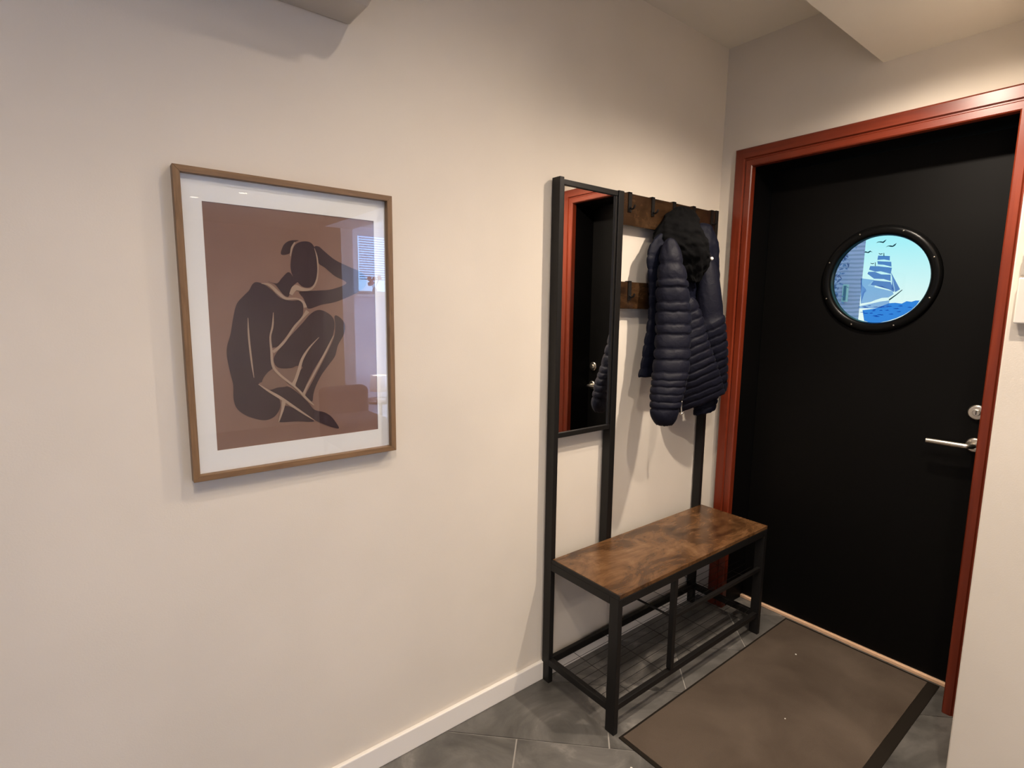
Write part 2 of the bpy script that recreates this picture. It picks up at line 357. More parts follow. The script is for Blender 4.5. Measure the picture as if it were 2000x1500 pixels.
# porthole
bm = bmesh.new()
disc_x(bm, [(XD+.012, .173), (XD-.008, .176), (XD-.016, .184), (XD-.016, .200), (XD-.010, .210), (XD, .214), (XD+.012, .186)], PC, 72)
ring = new('porthole_ring', bm, 'ring', door, smooth=True); tag(ring, 'black porthole ring with small screws')
for k in range(8):
    a = math.radians(22.5+45*k); c = (XD, PC[1]+.197*math.cos(a), PC[2]+.197*math.sin(a))
    bm = bmesh.new(); disc_x(bm, [(XD-.0165, .0034), (XD-.0178, .0028), (XD-.0184, .0012)], c, 12, closed=False)
    s_ = new('screw', bm, 'dull', ring)
bm = bmesh.new(); disc_x(bm, [(XD+.014, .179), (XD+.018, .179)], PC, 64, closed=False)
glass = new('porthole_glass', bm, 'porthole_glass', door); tag(glass, 'round glass pane with a sailing ship window film')
FILM = {
  'bird1': [[-0.6005,1.7182],[-0.6072,1.7234],[-0.6172,1.7237],[-0.6246,1.7218],[-0.6299,1.7258],[-0.6366,1.73],[-0.6317,1.7212],[-0.6265,1.7165],[-0.6177,1.7192],[-0.6103,1.7212]],
  'bird2': [[-0.6366,1.6991],[-0.6432,1.7043],[-0.653,1.7047],[-0.6601,1.7029],[-0.6652,1.7078],[-0.6731,1.7125],[-0.6684,1.7034],[-0.6619,1.6986],[-0.6549,1.6989],[-0.6448,1.7022]],
  'bird3': [[-0.5583,1.6851],[-0.5664,1.6884],[-0.5741,1.6852],[-0.5826,1.6898],[-0.592,1.6826],[-0.5844,1.6854],[-0.5766,1.6805],[-0.5699,1.6823]],
  'main_top': [[-0.6128,1.6681],[-0.6539,1.6637],[-0.655,1.6461],[-0.6353,1.6512],[-0.6115,1.6511]],
  'main_2': [[-0.6119,1.6462],[-0.6608,1.6406],[-0.6634,1.6213],[-0.6358,1.6302],[-0.6148,1.6331]],
  'main_3': [[-0.5881,1.628],[-0.6175,1.6258],[-0.6652,1.6174],[-0.6633,1.5926],[-0.6469,1.6023],[-0.6266,1.6049],[-0.6093,1.6041],[-0.585,1.6134],[-0.5887,1.6214]],
  'main_4': [[-0.5834,1.6053],[-0.6064,1.6042],[-0.6306,1.5927],[-0.6635,1.5903],[-0.6659,1.5646],[-0.641,1.5735],[-0.606,1.5764],[-0.5805,1.5972]],
  'main_5': [[-0.6066,1.5699],[-0.6661,1.5614],[-0.6825,1.5208],[-0.6618,1.5325],[-0.6377,1.5461],[-0.6144,1.5483],[-0.5964,1.5521]],
  'low_sail': [[-0.558,1.5799],[-0.6064,1.5715],[-0.5848,1.5491],[-0.612,1.5418],[-0.6447,1.5329],[-0.6766,1.5242],[-0.6804,1.5128],[-0.6647,1.5001],[-0.6421,1.4987],[-0.6196,1.4907],[-0.6027,1.4826],[-0.5673,1.476],[-0.5698,1.5162],[-0.5839,1.5259],[-0.58,1.536],[-0.5668,1.5496]],
  'jib1': [[-0.6624,1.6016],[-0.7008,1.5317],[-0.6853,1.5208],[-0.6764,1.5562]],
  'jib2': [[-0.6687,1.5789],[-0.6836,1.524],[-0.6729,1.5339]],
  'bowsprit': [[-0.6655,1.492],[-0.6914,1.5143],[-0.7078,1.5305],[-0.7093,1.5286],[-0.6931,1.511],[-0.6687,1.4881]],
  'hull': [[-0.5592,1.4642],[-0.5917,1.4726],[-0.6376,1.4841],[-0.6686,1.4888],[-0.6679,1.4596],[-0.6227,1.4561],[-0.5629,1.4565]],
  'mast1': [[-0.6309,1.6771],[-0.6332,1.677],[-0.635,1.664],[-0.6321,1.6642]],
  'mast2': [[-0.6039,1.6418],[-0.6059,1.6417],[-0.6078,1.6269],[-0.6052,1.6271]],
  'flag1': [[-0.6137,1.6778],[-0.6203,1.6747],[-0.6273,1.6761],[-0.6276,1.6729],[-0.6206,1.6715],[-0.6151,1.6744]],
  'flag2': [[-0.5878,1.6411],[-0.5946,1.6381],[-0.6003,1.6397],[-0.6006,1.6365],[-0.5948,1.6352],[-0.5893,1.6378]],
  'sea': [[-0.5757,1.4491],[-0.6227,1.4561],[-0.6685,1.4596],[-0.6674,1.4774],[-0.6891,1.479],[-0.7115,1.4757],[-0.727,1.4852],[-0.7434,1.4826],[-0.7562,1.4876],[-0.7694,1.4875],[-0.7606,1.4694],[-0.7439,1.4488],[-0.7237,1.4327],[-0.6976,1.4178],[-0.6677,1.4058],[-0.6367,1.3984],[-0.6103,1.3977],[-0.5857,1.4055]],
}
FXP = XD+.0139
# window film motif: outlines shaped on the pane
for nm, pts in FILM.items():
    pts = [((p[0]), p[1]) for p in pts]
    if nm == 'sea':
        pts = [((y, z) if math.hypot(y-PC[1], z-PC[2]) < .176 else (PC[1]+(y-PC[1])*.176/math.hypot(y-PC[1], z-PC[2]), PC[2]+(z-PC[2])*.176/math.hypot(y-PC[1], z-PC[2]))) for y, z in pts]
    mk = 'film_dark' if nm[:4] in ('bird', 'mast', 'flag', 'bows') else 'film_sea' if nm == 'sea' else 'film_pale' if nm in ('hull', 'low_sail') else 'film_sail'
    name = {'bird': 'bird_film', 'mast': 'mast_film', 'flag': 'pennant_film', 'bows': 'bowsprit_film', 'sea': 'sea_film', 'hull': 'hull_film'}.get(nm if nm in ('sea', 'hull') else nm[:4], 'sail_film')
    bm = bmesh.new(); sheet(bm, pts, lambda y, z, d: (FXP-.0002-d-(.0004 if mk == 'film_dark' else 0), y, z), .0002); new(name, bm, mk, glass)
def wavelet(y, z, L, h):
    bm = bmesh.new(); sheet(bm, [(y-L, z), (y-L*.4, z+h), (y+L*.5, z+h*.6), (y+L, z), (y+L*.3, z-h*.5), (y-L*.5, z-h*.4)], lambda a, b, d: (FXP-.0008-d, a, b), .0002); new('wave_film', bm, 'film_sail', glass)
rw = random.Random(3)
for i in range(26):
    y = rw.uniform(-.745, -.575); z = rw.uniform(1.415, 1.468)
    if math.hypot(y-PC[1], z-PC[2]) < .160: wavelet(y, z, rw.uniform(.006, .012), .0022)
# lock cylinder and lever handle
def rosette(c, name, r=.026):
    bm = bmesh.new(); disc_x(bm, [(XD, r), (XD-.006, r), (XD-.010, r*.86), (XD-.0105, r*.5)], c, 40, closed=False); return new(name, bm, 'steel', door, smooth=False, bevel=.001)
lk = rosette((XD, -.9855, 1.083), 'lock_rosette', .0275)
bm = bmesh.new(); disc_x(bm, [(XD-.009, .0125), (XD-.017, .012), (XD-.018, .010)], (XD, -.9855, 1.083), 28, closed=False); cy = new('lock_cylinder', bm, 'steel', lk)
B('keyhole', 'keyhole', lk, XD-.0186, XD-.0178, -.987, -.984, 1.076, 1.090)
HZ = .962
hs = rosette((XD, -.990, HZ), 'handle_rosette', .0265)
bm = bmesh.new()
tube(bm, openspline([(XD-.008, -.990, HZ), (XD-.030, -.990, HZ), (XD-.046, -.984, HZ), (XD-.052, -.968, HZ), (XD-.053, -.92, HZ), (XD-.053, -.865, HZ), (XD-.053, -.857, HZ)], 6),
     [.010]*8+[.0095]*20+[.0092]*7+[.0085, .006][:2], 14)
tag(new('lever_handle', bm, 'steel', door, smooth=True), 'pale metal lever handle')
OFF = Vector((0, 0, 0))

# ================================================================== DOORMAT
dm = root('doormat', (-.455, -.687, 0), 'worn brown-grey doormat with dark rubber border in front of the black door', 'doormat'); setoff(dm)
MX0, MX1, MY0, MY1 = -1.052, .139, -.985, -.3935
bm = bmesh.new()
N = 40
def matz(x, y): return .0035+.0012*noise.noise(Vector((x*4, y*4, 1)))
def edge(x0, x1, y0, y1, z): return [(x0, y0, z), (x1, y0, z), (x1, y1, z), (x0, y1, z)]
loft(bm, [edge(MX0, MX1, MY0, MY1, .0005), edge(MX0, MX1, MY0, MY1, .003), edge(MX0+.004, MX1-.004, MY0+.004, MY1-.004, .0045)])
new('rubber_border', bm, 'rubber', dm)
bm = bmesh.new(); px0, px1, py0, py1 = MX0+.012, MX1-.018, MY0+.036, MY1-.010
G = [[bm.verts.new(Vector((px0+(px1-px0)*i/N, py0+(py1-py0)*j/24, .0072+.0010*noise.noise(Vector((i*.35, j*.35, 1)))))-OFF) for j in range(25)] for i in range(N+1)]
for i in range(N):
    for j in range(24): bm.faces.new((G[i][j], G[i+1][j], G[i+1][j+1], G[i][j+1]))
rim = [G[i][0] for i in range(N+1)]+[G[N][j] for j in range(1, 25)]+[G[i][24] for i in range(N-1, -1, -1)]+[G[0][j] for j in range(23, 0, -1)]
lowv = [bm.verts.new((v.co.x, v.co.y, .004-OFF.z)) for v in rim]
for i in range(len(rim)): bm.faces.new((rim[i], lowv[i], lowv[(i+1) % len(rim)], rim[(i+1) % len(rim)]))
bm.faces.new(lowv)
new('pile', bm, 'doormat', dm, smooth=False)
OFF = Vector((0, 0, 0))
def crumb(x, y, z, r, mk, lab):
    bm = bmesh.new(); bmesh.ops.create_icosphere(bm, subdivisions=1, radius=r)
    for v in bm.verts: v.co = Vector((v.co.x*1.3, v.co.y, v.co.z*.5))*(1+.3*noise.noise(v.co*300))+Vector((x, y, z+r*.35))
    tag(new('grit_speck', bm, mk), lab, 'debris', 'grit specks on the floor')
crumb(-.115, -.555, .007, .0038, 'snap', 'pale grit speck on the doormat near the door')
crumb(-.52, -.70, .007, .0026, 'snap', 'tiny pale grit speck in the middle of the doormat')
crumb(-1.115, -.50, .0005, .0045, 'snap', 'pale grit speck on the slate beside the doormat')

# ================================================================== COAT RACK WITH BENCH
rack = root('hall_tree', (-.57, -.19, 0), 'black metal coat rack with tall mirror and rustic brown bench seat', 'coat rack'); setoff(rack)
XL, XR, Y0, YP, H, YF, ZS = -1.060, -.0776, -.0084, -.0477, 1.8864, -.3771, .5078
PW = .021
def bar(name, *b, **k): return B(name, k.pop('m', 'metal'), rack, *b, bevel=.0015, **k)
bar('post', XL, XL+PW, YP, Y0, 0, H); bar('post', XR-PW, XR, YP, Y0, 0, H)
XM0, XM1 = -.756, -.726
bar('post', XM0, XM1, YP, Y0, ZS-.060, H-.004)
for x in (XL, XR-PW): bar('leg', x, x+PW, YF, YF+.0393, 0, ZS-.0155)
bar('middle_support', -.743, -.723, YF+.004, YF+.024, .105, ZS-.045)
# seat frame and board
bar('seat_rail', XL+PW, XR-PW, YF, YF+.022, ZS-.045, ZS-.0155); bar('seat_rail', XL+PW, XR-PW, YP, YP+.02, ZS-.045, ZS-.0155)
for x in (XL, XR-PW): bar('seat_rail', x, x+PW, YF+.0393, YP, ZS-.045, ZS-.0155)
bar('seat_trim', XL, XL+.006, YF, YP-.001, ZS-.0155, ZS-.001)
B('seat_board', 'rustic', rack, XL+.006, XR, YF+.0005, YP-.0015, ZS-.015, ZS, bevel=.0015)
# lower shelf, full width, and raised shelf on the right half
bar('shelf_rail', XL+PW, XR-PW, YF+.008, YF+.026, .078, .100); bar('shelf_rail', XL+PW, XR-PW, YP+.004, YP+.022, .072, .098)
for x in (XL, XR-PW): bar('shelf_rail', x, x+PW, YF+.0393, YP, .074, .100)
bar('upper_shelf_rail', -.723, XR-PW, YF+.008, YF+.022, .300, .316); bar('upper_shelf_rail', -.730, XR-PW, YP+.004, YP+.018, .296, .312)
bm = bmesh.new(); tube(bm, [(-.733, YF+.014, .309), (-.733, YP+.008, .305)], .0042, 8); new('upper_shelf_side_rod', bm, 'metal', rack)
def mesh_shelf(x0, x1, z, nx, ny, name):
    bm = bmesh.new()
    for i in range(ny):
        y = YF+.03+(YP-YF-.035)*(i+.5)/ny; tube(bm, [(x0, y, z), (x1, y, z)], .0009, 5)
    for i in range(nx):
        x = x0+(x1-x0)*(i+.5)/nx; tube(bm, [(x, YF+.016, z-.0026), (x, YP+.01, z-.0026)], .0009, 5)
    o = new(name, bm, 'metal', rack); o['kind'] = 'stuff'
mesh_shelf(-.733, XR-PW, .306, 3, 9, 'upper_shelf_wire_mesh')
mesh_shelf(XL+PW, XR-PW, .0965, 5, 9, 'lower_shelf_wire_mesh')
# mirror
mf = B('mirror_frame', 'metal', rack, XL+PW, XM0, YP+.004, Y0-.005, 1.862, H-.006, bevel=.0015)
bar('mirror_frame', XL+PW, XM0, YP+.004, Y0-.005, .968, .986)
bar('mirror_frame', XL+PW, XL+PW+.008, YP+.006, Y0-.005, .986, 1.862); bar('mirror_frame', XM0-.010, XM0, YP+.006, Y0-.005, .986, 1.862)
bm = bmesh.new(); box(bm, XL+PW+.004, XM0-.004, -.036, -.030, .984, 1.864); tag(new('mirror_glass', bm, 'mirror', rack), 'tall narrow mirror pane')
bm = bmesh.new(); box(bm, XL+PW+.002, XM0-.002, -.0295, -.0145, .982, 1.866); new('mirror_backing', bm, 'metal', rack)
# hook boards
up_b = B('hook_board', 'rustic_dark', rack, XM1, XR-PW, -.0435, -.0285, 1.760, H-.006, bevel=.002)
lo_b = B('hook_board', 'rustic_dark', rack, XM1, XR-PW, -.0435, -.0285, 1.442, 1.547, bevel=.002)
def hook(x, ztop, parent):
    bm = bmesh.new()
    box(bm, x-.009, x+.009, -.0475, -.0430, ztop-.070, ztop+.003)
    tube(bm, openspline([(x, -.046, ztop-.052), (x, -.056, ztop-.060), (x, -.067, ztop-.056), (x, -.071, ztop-.046)], 5), .0036, 8)
    box(bm, x-.009, x+.009, -.0475, -.0285, ztop-.001, ztop+.0035)
    new('hook', bm, 'metal', parent)
for i in range(5): hook(-.690+.141*i, H-.006, up_b)
hook(-.672, 1.547, lo_b)
OFF = Vector((0, 0, 0))

# ================================================================== PUFFER JACKET
jk = root('puffer_jacket', (-.46, -.15, 1.0), 'navy quilted puffer jacket hanging by its hood from the coat rack', 'jacket'); setoff(jk)
def quilt(name, pts, A, Bd, creases, material, tilt=0, amp=.13, ax=Vector((1, 0, 0)), n=40, seed=0, wr=.006, parent=None, per=8, flat=2.0):
    """soft tube through pts with stitched baffles; A,Bd = half widths per point; creases = heights (z) of the stitch lines, top to bottom"""
    path = openspline(pts, 24); AA = openspline([(a, b, 0) for a, b in zip(A, Bd)], 24)
    zs = [p[2] for p in path]
    def sample(z):
        for i in range(len(path)-1):
            if (zs[i]-z)*(zs[i+1]-z) <= 0 and zs[i] != zs[i+1]:
                t = (z-zs[i])/(zs[i+1]-zs[i]); return path[i].lerp(path[i+1], t), AA[i].lerp(AA[i+1], t)
        return (path[0], AA[0]) if z >= zs[0] else (path[-1], AA[-1])
    rings = []; ed = [zs[0]]+[c for c in creases if zs[-1] < c < zs[0]]+[zs[-1]]
    by = Vector((0, 0, 1)).cross(ax)
    for j in range(len(ed)-1):
        ht = abs(ed[j]-ed[j+1]); am = amp*min(1, .45+ht/.05*.55)
        for k in range(per+(1 if j == len(ed)-2 else 0)):
            t = k/per; z = ed[j]+(ed[j+1]-ed[j])*t
            c, w = sample(z); f = 1-am+am*(max(0, math.sin(math.pi*min(max(t, 0), 1))))**.4
            ring_ = []
            for q in range(n):
                a = 2*math.pi*q/n; ca, sa = math.cos(a), math.sin(a)
                ca = math.copysign(abs(ca)**(2/flat), ca); sa = math.copysign(abs(sa)**(2/flat), sa)
                e = w.x-(1-f)*min(w.x, w.y*1.2); g = w.y*f
                p = c+ax*(ca*e)+by*(sa*g); p.z += tilt*ca*w.x
                wv = noise.noise(Vector((a*2.2*math.cos(a*.0)+seed, z*26, seed*3.1)))+.6*noise.noise(Vector((ca*6+seed, sa*6, z*60)))
                p += (ax*ca+by*sa)*wr*wv
                p.z += .004*noise.noise(Vector((ca*3, sa*3, z*14+seed)))
                ring_.append(p)
            rings.append(ring_)
    # rounded ends
    def endcap(r, dz):
        c = sum((Vector(p) for p in r), Vector())/len(r)
        return [[Vector(p).lerp(c, s)+Vector((0, 0, dz*h)) for p in r] for s, h in ((.25, .5), (.6, .85), (.9, 1))]
    top = endcap(rings[0], .018)[::-1]; bot = endcap(rings[-1], .006)
    bm = bmesh.new(); loft(bm, top+rings+bot); return new(name, bm, material, parent or jk, smooth=True)
VR = Vector((.785, -.62, 0))
zc = lambda ypx: 1.70-(ypx-470)*(.686/359)      # stitch heights along the near sleeve
JACKET = {
  'near_sleeve': [[[-0.548,-0.135,1.7],[-0.554,-0.145,1.648],[-0.553,-0.157,1.549],[-0.548,-0.166,1.431],[-0.561,-0.18,1.311],[-0.585,-0.194,1.203],[-0.615,-0.203,1.106],[-0.629,-0.205,1.041],[-0.625,-0.205,0.996]],[0.03,0.0439,0.062,0.0704,0.0723,0.0719,0.0655,0.0556,0.0359],[0.018,0.026,0.034,0.037,0.038,0.038,0.036,0.034,0.026]],
  'front_panel': [[[-0.392,-0.12,1.473],[-0.373,-0.125,1.389],[-0.359,-0.135,1.281],[-0.329,-0.14,1.171],[-0.273,-0.14,1.039]],[0.0341,0.0558,0.0714,0.092,0.103],[0.02,0.03,0.036,0.036,0.03]],
  'far_sleeve': [[[-0.292,-0.12,1.668],[-0.284,-0.14,1.582],[-0.281,-0.155,1.475],[-0.266,-0.165,1.368],[-0.222,-0.165,1.256],[-0.177,-0.16,1.152],[-0.143,-0.155,1.073]],[0.0346,0.0433,0.0499,0.0546,0.0489,0.0363,0.023],[0.025,0.032,0.036,0.038,0.036,0.03,0.022]],
  'sleeve_cuff': [[[-0.205,-0.12,1.069],[-0.208,-0.12,1.028],[-0.216,-0.12,0.986]],[0.055,0.0528,0.0482],[0.035,0.035,0.03]],
  'collar_flap': [[[-0.274,-0.095,1.79],[-0.272,-0.11,1.733],[-0.259,-0.115,1.649],[-0.227,-0.112,1.542],[-0.204,-0.11,1.432]],[0.0435,0.0543,0.0547,0.0444,0.027],[0.022,0.03,0.032,0.03,0.02]],
  'snap': [[[-0.284,-0.154,1.655]],[0.0021],0],
  'zip': [[[-0.457,-0.165,1.039],[-0.455,-0.165,1.026],[-0.454,-0.165,1.015]],[0.0021,0.0021,0.0021],0],
  'hood': [[[-0.404,-0.075,1.846],[-0.423,-0.09,1.816],[-0.458,-0.108,1.77],[-0.461,-0.12,1.716],[-0.432,-0.125,1.664],[-0.398,-0.125,1.611],[-0.363,-0.12,1.554]],[0.0337,0.0669,0.0866,0.107,0.0998,0.0673,0.0256],[0.022,0.034,0.044,0.048,0.046,0.036,0.02]],
}
def jq(name, *a, **k):
    P_, A_, B_ = JACKET[name]; return quilt(name, P_, A_, B_, *a, **k)
body = quilt('jacket_body', [(-.40, -.080, 1.765), (-.40, -.080, 1.72), (-.405, -.082, 1.65), (-.395, -.082, 1.52), (-.395, -.082, 1.41), (-.402, -.082, 1.29), (-.415, -.082, 1.17)],
      [.09, .175, .212, .203, .198, .213, .224], [.028, .030, .032, .032, .032, .032, .030], [1.70, 1.65, 1.60, 1.55, 1.50, 1.45, 1.40, 1.35, 1.30, 1.25, 1.205], 'navy2', amp=.14, n=72, seed=2, wr=.004)
sl = jq('near_sleeve', [zc(v) for v in (513, 545, 560, 591, 609, 636, 655, 685, 706, 733, 747, 760, 775, 790, 803)], 'navy', amp=.20, ax=VR, seed=5, wr=.003)
fp = jq('front_panel', [1.43, 1.395, 1.36, 1.325, 1.29, 1.255, 1.222, 1.19, 1.158, 1.126, 1.095, 1.066], 'navy', tilt=.42, amp=.22, ax=VR, n=52, seed=9, wr=.003)
rs = jq('far_sleeve', [1.40, 1.365, 1.33, 1.295, 1.26, 1.225, 1.19, 1.155, 1.12], 'navy', tilt=.45, amp=.20, ax=VR, seed=12, wr=.003)
cf = jq('sleeve_cuff', [1.035, 1.015], 'navy2', tilt=.25, amp=.16, ax=VR, seed=15, wr=.003)
hd = jq('hood', [], 'fur', amp=0, ax=VR, n=64, seed=21, wr=.015, per=60)
fl = jq('collar_flap', [], 'navy2', amp=0, ax=VR, seed=25, wr=.005, per=40)
bm = bmesh.new(); bmesh.ops.create_uvsphere(bm, u_segments=16, v_segments=8, radius=.0075)
for v in bm.verts: v.co = v.co+Vector(JACKET['snap'][0][0])-OFF
tag(new('snap_button', bm, 'snap', fl, smooth=True), 'small white snap button')
bm = bmesh.new(); zp = JACKET['zip'][0]
tube(bm, openspline([(zp[0][0], zp[0][1], zp[0][2]+.03)]+zp, 4), .0025, 8)
bmesh.ops.create_uvsphere(bm, u_segments=12, v_segments=8, radius=.006, matrix=Matrix.Translation(Vector(zp[2])-OFF))
new('zip_puller', bm, 'steel', fp, smooth=True)
OFF = Vector((0, 0, 0))

# ================================================================== FRAMED PRINT
pf = root('framed_print', (-1.934, 0, 1.0191), 'oak framed print of a seated dark figure on brown, white mat', 'picture'); setoff(pf)
PX0, PX1, PZ0, PZ1 = -2.1937, -1.6741, 1.0191, 1.7398; FW = .0145; FD = .030
def fboard(name, a, b, material):
    bm = bmesh.new(); loft(bm, [a, b]); new(name, bm, material, pf, bevel=.0008)
def frp(w, d): return d
FP = [(0, -.001), (0, -FD), (FW, -FD), (FW, -.001)]
fboard('frame_board', [(PX0+w, y, PZ0+w) for w, y in FP], [(PX0+w, y, PZ1-w) for w, y in FP], 'oak')
fboard('frame_board', [(PX1-w, y, PZ0+w) for w, y in FP], [(PX1-w, y, PZ1-w) for w, y in FP], 'oak')
fboard('frame_board', [(PX0+w, y, PZ1-w) for w, y in FP], [(PX1-w, y, PZ1-w) for w, y in FP], 'oak_h')
fboard('frame_board', [(PX0+w, y, PZ0+w) for w, y in FP], [(PX1-w, y, PZ0+w) for w, y in FP], 'oak_h')
# print sheet behind a cut mat window
CX, CZ, SW, SH = -1.930, 1.3775, .2078, .2925
pr = B('print_sheet', 'print', pf, PX0+FW-.002, PX1-FW+.002, -.0108, -.004, PZ0+FW-.002, PZ1-FW+.002)
bm = bmesh.new()
o4 = [(PX0+FW-.002, PZ0+FW-.002), (PX1-FW+.002, PZ0+FW-.002), (PX1-FW+.002, PZ1-FW+.002), (PX0+FW-.002, PZ1-FW+.002)]
i4 = [(CX-SW, CZ-SH), (CX+SW, CZ-SH), (CX+SW, CZ+SH), (CX-SW, CZ+SH)]
loft(bm, [[(x, -.0128, z) for x, z in i4], [(x, -.0128, z) for x, z in o4], [(x, -.0109, z) for x, z in o4], [(x, -.0109, z) for x, z in i4], [(x, -.0128, z) for x, z in i4]], cap=False)
bmesh.ops.remove_doubles(bm, verts=bm.verts, dist=1e-6); new('mat_board', bm, 'matboard', pf)
ART_DARK = {
  'hair': [[-0.0374,0.1972],[-0.0302,0.2111],[-0.0166,0.2206],[0.0052,0.2235],[-0.0051,0.2172],[-0.0123,0.2058],[-0.0179,0.1903],[-0.0314,0.1843],[-0.0395,0.1864]],
  'head': [[-0.0151,0.1787],[-0.0091,0.2027],[0.0005,0.2153],[0.017,0.2218],[0.0342,0.2205],[0.0442,0.2086],[0.0487,0.1899],[0.0503,0.1657],[0.0479,0.1376],[0.0407,0.1162],[0.0263,0.1059],[0.0091,0.1081],[-0.004,0.1213],[-0.0136,0.1346],[-0.0177,0.1548]],
  'neck': [[-0.0732,0.1174],[-0.0524,0.1133],[-0.0404,0.1266],[-0.0233,0.1426],[-0.0104,0.1296],[0.0011,0.1222],[-0.0112,0.1108],[-0.0202,0.0967],[-0.0259,0.0812],[-0.0373,0.0853],[-0.0482,0.0992],[-0.0574,0.1107]],
  'arm': [[0.0442,0.2096],[0.0555,0.2119],[0.0704,0.2002],[0.097,0.1809],[0.1339,0.1652],[0.1644,0.1542],[0.1828,0.1385],[0.1798,0.1142],[0.1589,0.0986],[0.1276,0.0831],[0.0933,0.0696],[0.0566,0.0618],[0.0278,0.0518],[0.0181,0.0559],[0.012,0.0768],[0.0009,0.0922],[0.0121,0.0957],[0.0472,0.0988],[0.0871,0.1037],[0.1269,0.1214],[0.0956,0.1381],[0.0708,0.1581],[0.0533,0.1693],[0.0498,0.19]],
  'torso': [[-0.1,0.1147],[-0.083,0.1097],[-0.0646,0.0953],[-0.0459,0.0773],[-0.0196,0.071],[0.0025,0.0725],[0.0097,0.0611],[0.0061,0.0313],[-0.0137,0.0103],[-0.0369,-0.0208],[-0.0578,-0.0445],[-0.0712,-0.0493],[-0.0705,-0.0787],[-0.0728,-0.0994],[-0.0853,-0.1098],[-0.0976,-0.1308],[-0.1058,-0.1361],[-0.0888,-0.1506],[-0.0699,-0.1662],[-0.0589,-0.1814],[-0.0589,-0.2028],[-0.0724,-0.2227],[-0.0925,-0.2304],[-0.1149,-0.2256],[-0.1426,-0.2113],[-0.1601,-0.1923],[-0.1656,-0.168],[-0.1647,-0.1344],[-0.1693,-0.1072],[-0.1746,-0.0671],[-0.1732,-0.0409],[-0.1642,-0.0115],[-0.1562,0.0276],[-0.147,0.0603],[-0.1309,0.0802],[-0.118,0.0937],[-0.1096,0.1087]],
  'thigh': [[-0.0654,-0.0668],[-0.0373,-0.0312],[0.0054,0.0137],[0.0272,0.0377],[0.0489,0.0485],[0.0704,0.0422],[0.0875,0.026],[0.0892,-0.0014],[0.0747,-0.0451],[0.0516,-0.0772],[0.0286,-0.1125],[0.0095,-0.1476],[-0.0002,-0.1705],[-0.0104,-0.1642],[-0.0175,-0.1492],[-0.0103,-0.1173],[0.0019,-0.1008],[-0.0112,-0.0965],[-0.0302,-0.1011],[-0.0569,-0.0986],[-0.0676,-0.0858]],
  'leg': [[0.0914,0.0333],[0.107,0.0278],[0.1185,0.0094],[0.115,-0.0165],[0.0978,-0.0458],[0.0886,-0.0751],[0.0691,-0.1001],[0.0499,-0.1248],[0.0343,-0.1532],[0.027,-0.1747],[0.0227,-0.1935],[0.0046,-0.1837],[0.0079,-0.1712],[0.0278,-0.1362],[0.0587,-0.0812],[0.0864,-0.027],[0.092,0.0059]],
  'shin': [[-0.0857,-0.1533],[-0.0625,-0.1492],[-0.0389,-0.1475],[-0.0157,-0.1645],[0.0113,-0.1935],[0.0284,-0.2163],[0.0537,-0.2257],[0.0719,-0.2391],[0.0863,-0.2598],[0.0927,-0.2753],[0.0746,-0.2699],[0.0452,-0.2549],[0.0203,-0.2388],[-0.0004,-0.2199],[-0.0307,-0.1949],[-0.0635,-0.171]],
  'foot': [[-0.0462,-0.198],[-0.0175,-0.2107],[0.0099,-0.2302],[0.0254,-0.248],[-0.0188,-0.242],[-0.0598,-0.2396],[-0.0611,-0.2312],[-0.0537,-0.2141]],
}
ART_MID = {
  'patch_a': [[-0.0853,-0.1098],[-0.0711,-0.1051],[-0.0513,-0.1211],[-0.0382,-0.1458],[-0.0625,-0.1492],[-0.085,-0.153],[-0.0993,-0.1331]],
  'patch_b': [[-0.0587,-0.1009],[-0.0303,-0.1026],[-0.0061,-0.0989],[-0.0132,-0.1207],[-0.0198,-0.1382],[-0.0333,-0.1337],[-0.0527,-0.1164]],
}
